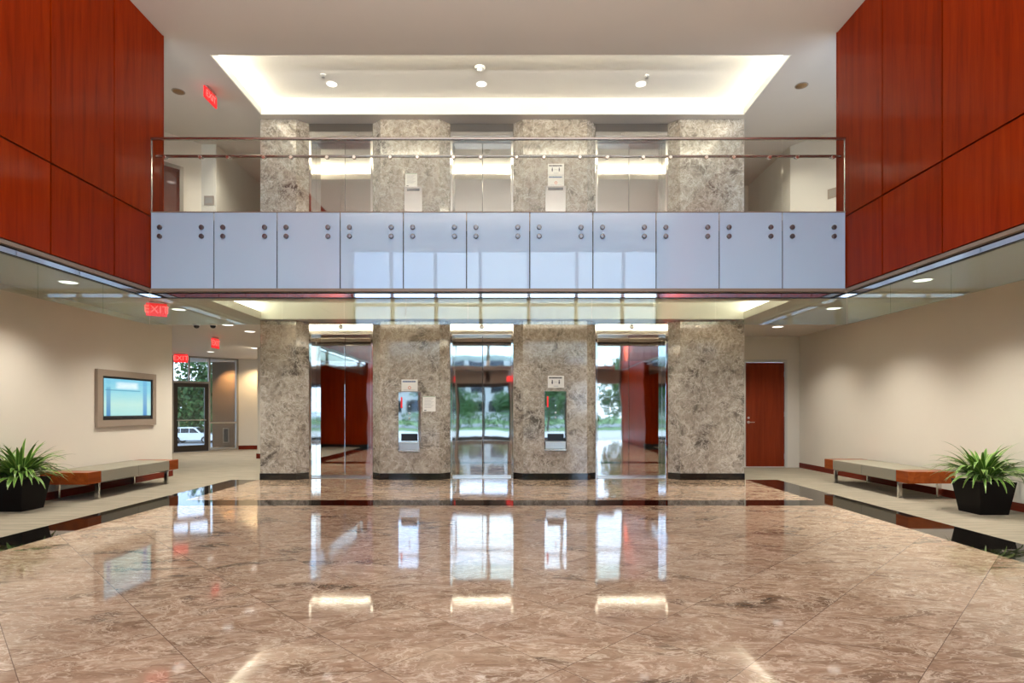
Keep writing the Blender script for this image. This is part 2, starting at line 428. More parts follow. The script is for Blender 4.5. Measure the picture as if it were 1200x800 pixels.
# ------------------------------------------------------------------ ceilings
TX0,TX1,TY0,TY1=-4.57,4.25,8.85,10.61
def tray_ceiling(name,z,x0,x1,y0,y1,extra=(),top=.3):
    m=MB()
    th=.10
    e=.02; m.box(x0,TX0-e,y0,y1,z,z+th).box(TX1+e,x1,y0,y1,z,z+th).box(TX0-e,TX1+e,y0,TY0-e,z,z+th).box(TX0-e,TX1+e,TY1+e,y1,z,z+th)
    for b in extra: m.box(*b)
    root=struct(name,m,M['ceil'])
    # recessed tray with a cove ledge on front and both sides
    c=.5; zt=z+top
    k=MB().box(TX0-c,TX1+c,TY0-c,TY1+.1,zt,zt+.05)
    k.box(TX0-c-.05,TX1+c+.05,TY0-c-.05,TY0-c,z+th,zt+.05).box(TX0-c-.05,TX0-c,TY0-c,TY1+.1,z+th,zt+.05).box(TX1+c,TX1+c+.05,TY0-c,TY1+.1,z+th,zt+.05)
    k.box(TX0-.02,TX1+.02,TY1,TY1+.02,z,z+th).box(TX0-c,TX1+c,TY1,TY1+.1,z+th,zt)
    k.box(TX0-.02,TX1+.02,TY0-.02,TY0,z+.0,z+.13).box(TX0-.02,TX0,TY0,TY1,z+.0,z+.13).box(TX1,TX1+.02,TY0,TY1,z+.0,z+.13)
    make('ceiling_tray',k,M['tray'],root)
    s=MB().box(TX0-.4,TX1+.4,TY0-.44,TY0-.2,z+th,z+th+.02).box(TX0-.44,TX0-.2,TY0-.1,TY1-.03,z+th,z+th+.02).box(TX1+.2,TX1+.44,TY0-.1,TY1-.03,z+th,z+th+.02)
    make('cove_light',s,M['cove'] if z>4 else M['cove_low'],root)
    return root
tray_ceiling('ceiling',C2,-9,8,FAC-.2,14.5)
tray_ceiling('ceiling_lower',C1,-5.22,4.86,YF+.1,11.4,
   extra=((SL-.2,WL-.08,FAC,YF+.1,C1,C1+.1),(WR+.08,SR+.2,FAC,YF+.1,C1,C1+.1),(SL-.2,-5.22,YF+.1,11.4,C1,C1+.1),(4.86,SR+.2,YF+.1,13.3,C1,C1+.1),(-14,-4.5,11.4,20.2,C1,C1+.1),(4.3,4.86,11.4,13.3,C1,C1+.1)))
# upper floor slab
struct('floor_upper',MB().box(-9,8,YF+.06,14.5,F2-.15,F2),M['carpet'])
struct('trim_10',MB().box(WL-.2,WR+.2,YF+.055,YF+.15,2.99,F2-.15),M['black'])

# ------------------------------------------------------------------ elevator wall: marble pillars
PX=[(-4.66,-3.995),(-2.43,-1.33),(.222,1.41),(3.14,4.33)]
CH=.18
names=['leftmost','second','third','rightmost']
def pillar(i,z0,z1,lower):
    xl,xr=PX[i]
    poly=[(xl,YE),(xr,YE)]
    poly+= [(xr+CH,YE+CH),(xr+CH,YE+.55)] if i<3 else [(xr,YE+2.4),(xr-.5,YE+2.4),(xr-.5,YE+.55)]
    poly+= [(xl-CH,YE+.55),(xl-CH,YE+CH)] if i>0 else [(xl+.5,YE+.55),(xl+.5,YE+2.4),(xl,YE+2.4)]
    cx=(xl+xr)/2
    where=['leftmost of the four','between left and middle elevators','between middle and right elevators','rightmost of the four'][i]
    lab=('grey-brown marble pillar with black plinth on lobby floor, ' if lower else 'upper level marble pillar behind balcony glass, ')+where
    root=thing('marble_pillar',(cx,YE,z0),lab,'pillar','marble pillars of the lower elevator wall' if lower else 'marble pillars of the upper elevator wall','thing')
    make('shaft',MB().prism(poly,z0+(.12 if lower else 0),z1),M['marble'],root)
    if lower:
        def grow(p,d=.012):
            return p
        b=[(x+(-.008 if j in(0,) else 0)+(.008 if j==1 else 0),y-.008 if y<=YE+CH+.001 else y) for j,(x,y) in enumerate(poly)]
        make('plinth',MB().prism(b,z0,z0+.12),M['granite'],root)
    return root
for i in range(4): pillar(i,0,C1-.002,True)
for i in range(4): pillar(i,F2,C2-.002,False)
# shaft core behind the doors
struct('wall_back',MB().box(-4.1,3.78,YE+.56,YE+2.3,0,C1).box(-4.1,3.78,YE+.56,YE+2.3,F2,C2),M['black'])

# ------------------------------------------------------------------ elevators
DX=[(-3.815,-2.61),(-1.15,.042),(1.59,2.96)]
def elevator(i,z0,zhead,ztop,lower):
    xl,xr=DX[i]; y0=YE+CH-.012; yd=YE+.44
    side=['left','middle','right'][i]
    lab=(['polished steel elevator doors at left on the ground floor reflecting red wood panels','middle polished steel elevator doors on the ground floor reflecting the glass entrance','wider polished steel elevator doors at right on the ground floor reflecting trees'][i] if lower else
         ['upper level steel elevator doors behind glass, leftmost of the three','upper level steel elevator doors behind glass, middle of the three','upper level steel elevator doors behind glass, rightmost and widest of the three'][i])
    root=thing('elevator',((xl+xr)/2,y0,z0),lab,'elevator','ground floor elevators' if lower else 'upper level elevators')
    fw=.045
    make('jamb',MB().box(xl,xl+fw,y0,yd+.05,z0,zhead,.004),M['frame_steel'],root)
    make('jamb',MB().box(xr-fw,xr,y0,yd+.05,z0,zhead,.004),M['frame_steel'],root)
    tr=make('transom',MB().box(xl,xr,y0,yd+.05,zhead,ztop,.004),M['frame_steel' if lower else 'upper_steel'],root)
    make('head_soffit',MB().box(xl+fw,xr-fw,y0+.004,yd,zhead-.006,zhead+.001),M['brushed'],root)
    cx=(xl+xr)/2
    if lower:
        la=MB().lathe([(.045,.01),(.045,-.006),(.036,-.012)],(cx-.0,y0,(zhead+ztop)/2+.02),'y',20)
        make('indicator_disc',la,M['brushed'],tr)
    make('door_leaf',MB().box(xl+fw,cx-.003,yd,yd+.035,z0+.012,zhead-.006,.003),M['mirror' if lower else 'upper_steel'],root)
    make('door_leaf',MB().box(cx+.003,xr-fw,yd,yd+.035,z0+.012,zhead-.006,.003),M['mirror' if lower else 'upper_steel'],root)
    make('sill',MB().box(xl+fw,xr-fw,y0+.03,yd+.04,z0,z0+.010).box(xl+fw,xr-fw,y0+.12,y0+.13,z0+.01,z0+.012).box(xl+fw,xr-fw,y0+.2,y0+.21,z0+.01,z0+.012),M['brushed'],root)
    return root
for i in range(3): elevator(i,0,2.73,C1-.003,True)
for i in range(3): elevator(i,F2,6.46,C2-.003,False)

# ------------------------------------------------------------------ call panels and notices on the pillars
def px(x,y,Yd):   # photo measurement -> place on the plane at depth Yd
    return ((x-599)*Yd/680, EYE+(480-y)*Yd/680)
YP=YE-.002
def call_panel(x0,x1,y0,y1,label,full=True):
    a,zt=px(x0,y0,YE); b,zb=px(x1,y1,YE)
    if not full: zb=zt-1.0
    root=thing('elevator_call_panel',((a+b)/2,YP,zb),label,'call panel','elevator call panels')
    w=b-a
    make('mounting_plate',MB().box(a,b,YP-.014,YP,zb,zt,.004),M['mirror'],root)
    if full:
        z1=EYE+(480-508)*YE/680; z0=EYE+(480-516.3)*YE/680
        make('display',MB().box(a+.055,b-.055,YP-.019,YP-.012,z0,z1,.003),M['black'],root)
        make('phone_box',MB().box(a+.02,b-.02,YP-.034,YP-.012,zb+.035,zb+.17,.006),M['brushed'],root)
        make('lower_lip',MB().box(a+.005,b-.005,YP-.04,YP-.012,zb+.005,zb+.03,.004),M['chrome'],root)
        zc=zb+.62
        for dz in (0,.09):
            make('call_button',MB().lathe([(.02,.002),(.02,-.004),(.014,-.008)],(a+w*.5,YP-.014,zc+dz),'y',16),M['brushed'],root)
        make('key_switch',MB().lathe([(.013,.002),(.013,-.006),(.006,-.008)],(a+w*.5,YP-.014,zc+.22),'y',14),M['brushed'],root)
        make('red_reflection',MB().box(a+.045,a+.075,YP-.016,YP-.013,zt-.3,zt-.1),M['redglow'],root)  # red reflection in the steel, drawn as a glowing bar
    else:
        z0=zt-.55
        for dz in (0,.09):
            make('call_button',MB().lathe([(.02,.002),(.02,-.004),(.014,-.008)],(a+w*.5,YP-.014,z0-dz),'y',16),M['brushed'],root)
        make('display',MB().box(a+.05,b-.05,YP-.018,YP-.012,zt-.08,zt-.03,.003),M['darkink'],root)
    return root
call_panel(467,493,459,529,'tall polished steel elevator call panel on the lower pillar between left and middle elevators')
call_panel(638,664,458,528,'tall polished steel elevator call panel on the lower pillar between middle and right elevators')
call_panel(474,495,219,248,'steel call panel on the upper level pillar between left and middle elevators',False)
call_panel(639,663,218,248,'steel call panel on the upper level pillar between middle and right elevators',False)
def notice(x0,x1,y0,y1,label,style):
    a,zt=px(x0,y0,YE); b,zb=px(x1,y1,YE)
    root=thing('wall_notice',((a+b)/2,YP,zb),label,'sign','notices on the elevator pillars')
    make('card',MB().box(a,b,YP-.006,YP,zb,zt),M['white'],root)
    w=b-a; h=zt-zb; yb,ya=YP-.0055,YP-.0075
    if style in('blue','dark'):
        m=MB(); n=9 if style=='blue' else 8
        x=a+w*.07
        rnd=random.Random(int(x0))
        while x<b-w*.12:
            l=w*rnd.uniform(.04,.1); m.box(x,min(x+l,b-w*.07),ya,yb,zt-h*.24,zt-h*.12); x+=l+w*.012
        make('heading',m,M['blueink'] if style=='blue' else M['darkink'],root)
    if style=='blue':
        cx=(a+b)/2; m=MB().lathe([(h*.13,.0),(h*.13,-.002),(h*.085,-.002),(h*.085,0)],(cx,yb,zb+h*.3),'y',18)
        make('ring_mark',m,M['orangeink'],root)
        make('fine_print',MB().box(a+w*.15,b-w*.15,ya,yb,zb+h*.1,zb+h*.12),M['greyink'],root)
    if style=='dark':
        for s in (.27,.70):
            cx=a+w*s
            m=MB().lathe([(h*.05,0),(h*.05,-.002)],(cx,yb,zb+h*.60),'y',14); m.box(cx-h*.055,cx+h*.055,ya,yb,zb+h*.38,zb+h*.54); m.box(cx-h*.045,cx-h*.008,ya,yb,zb+h*.3,zb+h*.38); m.box(cx+h*.008,cx+h*.045,ya,yb,zb+h*.3,zb+h*.38)
            make('figure_mark',m,M['darkink'],root)
        make('spacing_arrow',MB().box(a+w*.40,b-w*.42,ya,yb,zb+h*.45,zb+h*.48),M['greyink'],root)
        make('fine_print',MB().box(a+w*.35,b-w*.35,ya,yb,zb+h*.12,zb+h*.16),M['greyink'],root)
    if style=='plain':
        m=MB()
        for q in range(9): m.box(a+w*.12,b-w*(.14+.1*((q*7)%3)),ya,yb,zt-h*(.16+.075*q),zt-h*(.14+.075*q))
        make('fine_print',m,M['greyink'],root); make('heading',MB().box(a+w*.02,b-w*.02,ya,yb,zt-h*.06,zt-h*.01),plain('sage_printed_ink',S(160,176,150),.6),root)
        make('footer_mark',MB().box(a+w*.1,a+w*.28,ya,yb,zb+h*.05,zb+h*.1),M['darkink'],root)
    return root
notice(470.5,489.5,444.5,458.3,'small white notice with blue heading and orange ring on the lower pillar','blue')
notice(495.5,510.5,464,482,'plain white paper notice right of the lower call panel','plain')
notice(642,661,440,454.3,'small white notice with two dark figures above the lower call panel','dark')
notice(475,489,203,219,'white paper notice on the upper pillar between left and middle elevators','plain')
notice(642,661,192,205,'upper white notice with two dark figures on the upper level pillar','dark')
notice(642,661,205.4,218,'white notice with orange ring just above the upper call panel','blue')

# ------------------------------------------------------------------ balcony balustrade
XB0,XB1=(176.5-599)*YF/680,(991-599)*YF/680
N=11; pw=(XB1-XB0)/N
Z0,Z1,ZR,ZH=2.985,4.05,5.06,4.86
bal=thing('balcony_balustrade',((XB0+XB1)/2,YF,Z0),'glass balcony balustrade with white panels and metal rails across the upper level','balustrade')
OR_='white panels of the balcony'
pan0=None
for k in range(N):
    a=XB0+pw*k+.007; b=XB0+pw*(k+1)-.007
    p=make('fascia_panel',MB().box(a,b,YF,YF+.014,Z0,Z1-.008),M['whiteglass'],bal)
    p['label']='white opaque glass panel'
    for dx in (.125,.705):
        for zz in (EYE+(480-266.5)*YF/680,EYE+(480-277)*YF/680):
            m=MB().lathe([(.024,.0),(.033,-.004),(.033,-.024),(.026,-.031),(.001,-.033)],(a+dx*(pw/.878),YF,zz),'y',18)
            make('standoff_bolt',m,M['bolt'],p)
    g=make('glass_pane',MB().box(a-.001,b+.001,YF+.002,YF+.014,Z1+.004,ZR),M['clear'],bal)
    for dx in (.19,.69):
        xx=a+dx*(pw/.878)
        m=MB().tube([(xx,YF+.015,ZH-.055),(xx,YF+.05,ZH-.05),(xx,YF+.075,ZH-.015)],.009,8).lathe([(.026,.003),(.026,-.018),(.02,-.024)],(xx,YF,ZH-.055),'y',14)
        make('rail_bracket',m,M['chrome'],g)
make('edge_trim',MB().box(XB0,XB1,YF-.006,YF+.05,Z1-.008,Z1+.006),M['taupe'],bal)
make('top_rail',MB().box(XB0,XB1,YF-.012,YF+.03,ZR-.005,ZR+.028,.006),M['rail'],bal)
hr=[(XB0+.02,YF+.085,ZH),(XB1-.02,YF+.085,ZH)]
make('handrail',MB().tube(hr,.021,14),M['rail'],bal)
make('end_post',MB().box(XB0,XB0+.012,YF-.004,YF+.02,Z1,ZR),M['chrome'],bal)
make('end_post',MB().box(XB1-.012,XB1,YF-.004,YF+.02,Z1,ZR),M['chrome'],bal)
struct('trim_11',MB().box(XB0,XB1,YF-.01,YF+.06,2.945,2.985),M['taupe'])
struct('trim_12',MB().box(WL-.05,WR+.05,YF+.075,YF+.10,2.877,2.93),M['soffit'])
struct('trim_13',MB().box(WL-.05,WR+.05,YF+.077,YF+.12,2.868,2.876).box(WL-.05,WR+.05,YF+.077,YF+.12,2.931,2.945),M['black'])

# ------------------------------------------------------------------ hanging glass smoke baffles
def baffle(name_label,spans,fixed,axis):
    root=thing('glass_smoke_baffle',((spans[0][0]+spans[-1][1])/2 if axis=='x' else fixed, fixed if axis=='x' else (spans[0][0]+spans[-1][1])/2, 2.93),name_label,'glass baffle','hanging glass baffles')
    for a,b in spans:
        m=MB()
        if axis=='x': m.box(a+.003,b-.003,fixed,fixed+.012,2.50,2.875)
        else: m.box(fixed,fixed+.012,a+.003,b-.003,2.50,2.875)
        make('glass_pane',m,M['baffle'],root)
    return root
yb=YF+.105
xs=[WL-.07]+[(258+72.56*k-599)*8.175/680 for k in range(10)]+[WR+.07]
baffle('clear glass strip hanging below the balcony, across the lobby ceiling',list(zip(xs[:-1],xs[1:])),yb,'x')
ys=[2.2]+[7.25-1.0*k for k in range(6,-1,-1)]+[yb]
ys=[y for y in ys if y>=2.2]
baffle('clear glass strip hanging under the wood wall on the left',list(zip(ys[:-1],ys[1:])),WL-.085,'y')
baffle('clear glass strip hanging under the wood wall on the right',list(zip(ys[:-1],ys[1:])),WR+.073,'y')

# ------------------------------------------------------------------ upper level side walls
struct('wall_upper_left',MB().box(-6.3,-6.0,11.8,14.5,F2,C2),M['wall'])
struct('wall_upper_left_return',MB().prism([(-6.3,11.8),(-6.3,12.1),(-8.75,9.1),(-8.5,9.1)],F2,C2),M['wall'])
struct('wall_upper_left_side',MB().box(-9.1,-9,YF,12,F2,C2),M['wall'])
struct('wall_upper_right',MB().prism([(5.72,14.5),(5.72,11.89),(8.0,9.1),(8.15,9.2),(5.9,11.95),(5.9,14.5)],F2,C2),M['wall'])
struct('wall_upper_back',MB().box(-9,8,14.0,14.2,F2,C2),M['wall'])
# upper glazed office door seen past the wood wall
d0=Vector((-6.3,11.8,F2)); ang=math.atan2(2.7,2.2)
def on_wall(mb): return mb.xf(Matrix.Translation(d0)@Matrix.Rotation(ang,4,'Z'))
door=struct('door_1',on_wall(MB().box(-1.38,-1.31,-.03,.005,0,2.16).box(-.42,-.35,-.03,.005,0,2.16).box(-1.31,-.42,-.03,.005,2.09,2.16)),M['mull'])
make('door_leaf',on_wall(MB().box(-1.31,-.42,-.02,.0,.01,2.09)),plain('polished_dark_red_door',S(84,34,22),.04,coat=1.,spec=1.),door)
make('handle',on_wall(MB().box(-1.24,-1.22,-.07,-.02,.9,1.2,.004)),M['brushed'],door)
# small wall plates upstairs
def plate(loc,w,h,nx,label):
    root=thing('wall_plate',loc,label,'wall plate')
    a=math.atan2(nx[0],-nx[1])
    Mx=Matrix.Translation(Vector(loc))@Matrix.Rotation(a,4,'Z')
    make('plate',MB().box(-w/2,w/2,-.012,0,-h/2,h/2,.003).xf(Mx),M['taupe'],root)
    make('face',MB().box(-w*.36,w*.36,-.015,-.011,-h*.3,h*.3,.001).xf(Mx),M['mull'],root)
    return root
plate((-6.14,11.799,EYE+(480-235)*11.8/680),.2,.19,(0,-1),'small grey plate on the upper left wall corner behind the balcony glass')
q=Vector((5.72,11.89)).lerp(Vector((8,9.1)),.235); n2=Vector((-(9.1-11.89),(8-5.72))).normalized()*-1
plate((q.x,q.y,EYE+(480-225)*11.2/680),.24,.19,(n2.x,n2.y),'small grey plate on the upper right wall behind the balcony glass')
plate((SR-.001,7.28,EYE+14*7.4/680),.12,.19,(-1,0),'grey plate on the cream wall above the right planter')

# ------------------------------------------------------------------ lower right wood door
dr=struct('door_2',MB().box(5.25,5.285,13.07,13.2,0,2.43).box(6.175,6.22,13.07,13.2,0,2.43).box(5.285,6.175,13.07,13.2,2.37,2.43).box(5.285,6.175,13.1,13.2,0,.018),M['trimpaint'])
make('door_leaf',MB().box(5.29,6.17,13.11,13.155,.02,2.365,.002),M['wood_door'],dr)
make('lever_handle',MB().lathe([(.03,0),(.03,-.012),(.012,-.014),(.012,-.05)],(5.36,13.11,1.02),'y',16).tube([(5.36,13.06,1.02),(5.42,13.055,1.02),(5.48,13.06,1.02)],.009,8).lathe([(.024,0),(.024,-.015)],(5.36,13.11,1.12),'y',14),M['brushed'],dr)
for zz in (.25,1.2,2.1): make('hinge',MB().lathe([(.009,-.06),(.009,.06)],(6.172,13.105,zz),'z',10),M['brushed'],dr)

# ------------------------------------------------------------------ wall screen
sy0,sy1,sz0,sz1=9.32,10.86,1.02,1.96
tv=thing('wall_screen',(SL,(sy0+sy1)/2,sz0),'wide lobby display screen with pale blue picture in a grey-brown surround','screen')
f=MB(); x1=SL+.05
f.box(SL,x1,sy0,9.44,sz0,sz1).box(SL,x1,10.76,sy1,sz0,sz1).box(SL,x1,9.44,10.76,1.855,sz1).box(SL,x1,9.44,10.76,sz0,1.13)
make('surround',f,M['taupe'],tv)
f=MB(); f.box(SL+.005,x1-.012,9.44,9.475,1.13,1.855).box(SL+.005,x1-.012,10.725,10.76,1.13,1.855).box(SL+.005,x1-.012,9.475,10.725,1.82,1.855).box(SL+.005,x1-.012,9.475,10.725,1.13,1.165)
make('bezel',f,M['black'],tv)
make('display',MB().box(SL+.005,x1-.022,9.475,10.725,1.165,1.82),M['screen'],tv)

# ------------------------------------------------------------------ benches
def bench(x_in,s_,y0,label):
    """s_ = +1: the wall is on -X side"""
    xw=x_in-s_*.68; X=lambda a,b:(min(a,b),max(a,b))
    a,b=X(x_in,xw)
    root=thing('bench',((a+b)/2,y0+1.1,0),label,'bench','lobby benches')
    zb,zt=.24,.41
    make('cushion',MB().box(a+.0,b,y0+.27,y0+1.115,zb,zt+.006,.012).box(a,b,y0+1.115,y0+1.96,zb,zt+.006,.012),M['fabric'],root)
    make('end_block',MB().box(a,b,y0,y0+.268,zb,zt,.005),M['wood_bench'],root)
    make('end_block',MB().box(a,b,y0+1.962,y0+2.23,zb,zt,.005),M['wood_bench'],root)
    for yy in (y0+.24,y0+1.93):
        for xx in (a+.05,b-.05):
            make('leg',MB().box(xx-.03,xx+.03,yy,yy+.035,.006,zb+.004,.003).box(xx-.034,xx+.034,yy-.002,yy+.037,0,.008,.002),M['chrome'],root)
        make('cross_bar',MB().box(a+.08,b-.08,yy+.008,yy+.028,zb-.03,zb-.001),M['chrome'],root)
bench(-5.98,1,8.2,'long low grey upholstered bench with wood ends along the left wall')
bench(5.70,-1,8.33,'long low grey upholstered bench with wood ends along the right wall')

# ------------------------------------------------------------------ planters and plants
def planter(cx,cy,label,plabel,xmin,xmax,seed):
    rnd=random.Random(seed)
    root=thing('planter',(cx,cy,0),label,'planter','black planters')
    b,tp,h=.175,.232,.41
    def ring(r,z): return [(cx-r,cy-r,z),(cx+r,cy-r,z),(cx+r,cy+r,z),(cx-r,cy+r,z)]
    vs=ring(b,0)+ring(tp,h)+ring(tp-.022,h)+ring(tp-.05,h-.09)
    fs=[(3,2,1,0)]
    for k in range(3):
        for i in range(4): fs.append((k*4+i,k*4+(i+1)%4,(k+1)*4+(i+1)%4,(k+1)*4+i))
    fs.append((12,13,14,15))
    make('pot',MB().add(vs,fs),M['planter'],root)
    # mulch surface, lumpy
    n=9; r=tp-.028; vs=[]; fs=[]
    for i in range(n):
        for j in range(n):
            u=i/(n-1)*2-1; v=j/(n-1)*2-1
            vs.append((cx+u*r,cy+v*r,h-.04+.035*(1-max(abs(u),abs(v)))+rnd.uniform(-.008,.008)))
    for i in range(n-1):
        for j in range(n-1): fs.append((i*n+j,(i+1)*n+j,(i+1)*n+j+1,i*n+j+1))
    make('mulch',MB().add(vs,fs,True),M['soil'],root)
    # strap-leaved foliage in three layers
    verts=[]; faces=[]; uvs=[]
    def leaf(az,el,L,w,droop,br):
        segs=9; base=Vector((cx+math.cos(az)*br,cy+math.sin(az)*br,h-.01+rnd.uniform(0,.10)))
        p=base.copy(); d=el; o=len(verts)
        side=Vector((-math.sin(az),math.cos(az),0)); tw=rnd.uniform(-.35,.35)
        for i in range(segs+1):
            t_=i/segs
            wd=w*min(1,(.35+2.4*t_))*(1-t_**2.4)+.0015
            nrm=Vector((-math.cos(az)*math.sin(d),-math.sin(az)*math.sin(d),math.cos(d)))
            sd=(side*math.cos(tw)+nrm*math.sin(tw))
            for s in (-1,0,1):
                q=p+sd*(wd*s)+nrm*(.22*wd*abs(s))
                q.x=min(max(q.x,xmin),xmax); q.z=max(q.z,.05)
                verts.append(q)
            step=L/segs
            p=p+Vector((math.cos(az)*math.cos(d),math.sin(az)*math.cos(d),math.sin(d)))*step
            d-=droop/segs*(.5+1.3*t_)
        for i in range(segs):
            for s in range(2):
                k=o+i*3+s
                faces.append((k,k+1,k+4,k+3)); uvs.append([(s/2,i/segs),((s+1)/2,i/segs),((s+1)/2,(i+1)/segs),(s/2,(i+1)/segs)])
    for layer,(cnt,e0,e1,l0,l1,dr) in enumerate(((52,8,36,.36,.56,1.3),(54,30,58,.40,.60,1.5),(36,52,84,.38,.56,1.1))):
        for k in range(cnt):
            az=2*math.pi*(k+rnd.uniform(-.4,.4))/cnt*1.0+layer
            leaf(az,R(rnd.uniform(e0,e1)),rnd.uniform(l0,l1),rnd.uniform(.019,.031),dr*rnd.uniform(.7,1.25),rnd.uniform(.02,.13))
    mb=MB().add(verts,faces,True)
    pl=thing('spider_plant',(cx,cy,h-.02),plabel,'plant','potted plants')
    o=make('foliage',mb,M['leaf'],pl,fix=False)
    uvl=o.data.uv_layers.new(name='UVMap')
    for p,uv in zip(o.data.polygons,uvs):
        for li,c in zip(p.loop_indices,uv): uvl.data[li].uv=c
    st=MB()
    for k in range(7):
        a=k*2.4; st.tube([(cx+.06*math.cos(a),cy+.06*math.sin(a),h-.03),(cx+.05*math.cos(a),cy+.05*math.sin(a),h+.1)],[.014,.010],8)
    make('stem',st,M['leaf'],pl)
planter(-6.41,7.565,'square tapered black planter against the left wall','arching green strap-leaved plant in the left planter',SL+.012,99,3)
planter(5.97,7.34,'square tapered black planter near the right wall','arching green strap-leaved plant in the right planter',-99,SR-.012,5)

# ------------------------------------------------------------------ ceiling fittings
def spot(loc,power,col=WARM[:3],angle=110,blend=.8,size=.08):
    l=bpy.data.lights.new('spot_lamp','SPOT'); l.energy=power; l.color=col; l.spot_size=R(angle); l.spot_blend=blend; l.shadow_soft_size=size
    o=bpy.data.objects.new('spot_lamp',l); COL.objects.link(o); o.location=loc
    return o
def downlight(x,y,z,label,power=40,angle=110,r=.1,group='recessed downlights'):
    root=thing('downlight',(x,y,z),label,'downlight',group)
    make('trim_ring',MB().lathe([(r,0),(r+.004,-.006),(r+.018,-.004),(r+.02,0)],(x,y,z),'z',28),M['white'],root)
    make('lens',MB().lathe([(r,-.001),(r*.97,-.004),(r*.5,-.005)],(x,y,z),'z',28),M['lens'],root)
    if power: spot((x,y,z-.03),power,angle=angle,blend=.85)
    return root
LD=[(-5.62,5.5,'left ceiling strip'),(-5.76,7.55,'above the left planter'),(-5.5,9.6,'above the left bench'),(-5.54,11.35,'near the left marble pillar'),
    (5.3,5.5,'right ceiling strip'),(5.27,7.43,'above the right planter'),(5.28,9.5,'above the right bench'),(5.33,11.6,'in front of the red wood door'),
    (-5.54,12.3,'at the mouth of the left corridor')]
for x,y,w_ in LD:
    downlight(x,y,C1,'recessed round downlight in the low ceiling '+w_,(62 if x<0 else 84) if y<11 else 56,126)
for x,y,w_ in ((-6.9,15.6,'first in the far corridor ceiling'),(-8.6,16.6,'by the glass exit door in the far corridor'),(-5.9,14.2,'in the corridor beside the marble wall'),(-9.6,15.3,'deep in the far left corridor')):
    downlight(x,y,C1,'recessed round downlight '+w_,50,130,.09)
for x,w_ in ((-3.14,'left of the three in the upper glowing ceiling recess'),(-.52,'middle of the three in the upper glowing ceiling recess'),(2.27,'right of the three in the upper glowing ceiling recess')):
    downlight(x,10.16,C2+.3,'round downlight, '+w_,14,110,.085)
for x in (-3.14,-.52,2.27):  # invented downlights, added to brighten the lower marble pillars
    downlight(x,9.9,C1+.3,'added round downlight in the lower ceiling recess above '+{-3.14:'the left elevator',-.52:'the middle elevator',2.27:'the right elevator'}[x],42,120,.085)
for x,y,p in ((-6.9,9.8,110),(6.2,9.6,120),(-5.35,11.3,55),(5.0,11.3,45)):  # extra spots without fittings, added to brighten the upper hall walls
    spot((x,y,C2-.05),p,WARM[:3],140,1.,.15)
# made-up uplight trough out of view, added with its lamps to brighten the ceiling
trough=thing('added_fill_trough',(0,FAC+.2,2.98),'added unseen uplight trough on the ledge over the entrance doors','uplight')
make('housing',MB().box(-4.6,4.3,FAC+.0,FAC+.34,2.98,3.0).box(-4.6,4.3,FAC+.32,FAC+.34,3.0,3.13).box(-4.6,4.3,FAC+.0,FAC+.02,3.0,3.12).box(-4.6,-4.58,FAC,FAC+.34,3.,3.13).box(4.28,4.3,FAC,FAC+.34,3.,3.13),M['mull'],trough)
for x in (-4,-2.4,-.8,.8,2.4,4):
    l=spot((x,FAC+.14,3.06),600,(1,.98,.96),110,1.,.05); l.rotation_euler=(R(122),0,0)
# sprinkler heads, detector, ceiling cover plates
def sprinkler(x,y,z,label):
    root=thing('sprinkler',(x,y,z),label,'sprinkler','ceiling sprinklers')
    make('escutcheon',MB().lathe([(.045,0),(.04,-.012),(.015,-.016)],(x,y,z),'z',20),M['white'],root)
    make('nozzle',MB().lathe([(.012,-.014),(.012,-.04),(.028,-.043),(.028,-.047)],(x,y,z),'z',14),M['brushed'],root)
sprinkler(-3.2,9.88,C2+.3,'small sprinkler beside the left downlight in the upper ceiling recess')
sprinkler(2.31,9.9,C2+.3,'small sprinkler beside the right downlight in the upper ceiling recess')
sd=thing('smoke_detector',(-.52,9.66,C2+.3),'white domed smoke detector above the middle downlight in the ceiling recess','smoke detector')
make('base',MB().lathe([(.085,0),(.085,-.02),(.07,-.035)],(-.52,9.66,C2+.3),'z',24),M['white'],sd)
make('sensor_dome',MB().lathe([(.05,-.033),(.045,-.055),(.03,-.07),(.004,-.074)],(-.52,9.66,C2+.3),'z',20),M['white'],sd)
def cover(x,y,label):
    root=thing('sprinkler_cover',(x,y,C2),label,'sprinkler cover','ceiling cover plates')
    make('ceiling_plate',MB().lathe([(.085,0),(.085,-.010),(.078,-.014)],(x,y,C2),'z',24),plain('tan_metal_cover',S(150,118,82),.4,.5),root)
    make('rim',MB().lathe([(.085,-.0005),(.105,-.0005),(.105,-.004),(.085,-.006)],(x,y,C2),'z',24),M['taupe'],root)
cover(-5.65,9.85,'small tan round cover plate on the upper ceiling beside the red exit sign')
cover(4.84,9.67,'small tan round cover plate on the upper ceiling by the right wood wall')
def camera_dome(x,y,label):
    root=thing('security_camera',(x,y,C1),label,'security camera','dome cameras')
    make('ceiling_collar',MB().lathe([(.07,0),(.07,-.02),(.055,-.03)],(x,y,C1),'z',20),M['white'],root)
    make('dome',MB().lathe([(.052,-.028),(.05,-.05),(.035,-.075),(.004,-.085)],(x,y,C1),'z',20),M['black'],root)
camera_dome(-6.1,11.25,'small dark dome camera on the low ceiling, nearer the left wall')
camera_dome(-5.78,11.25,'small dark dome camera on the low ceiling, nearer the marble pillar')

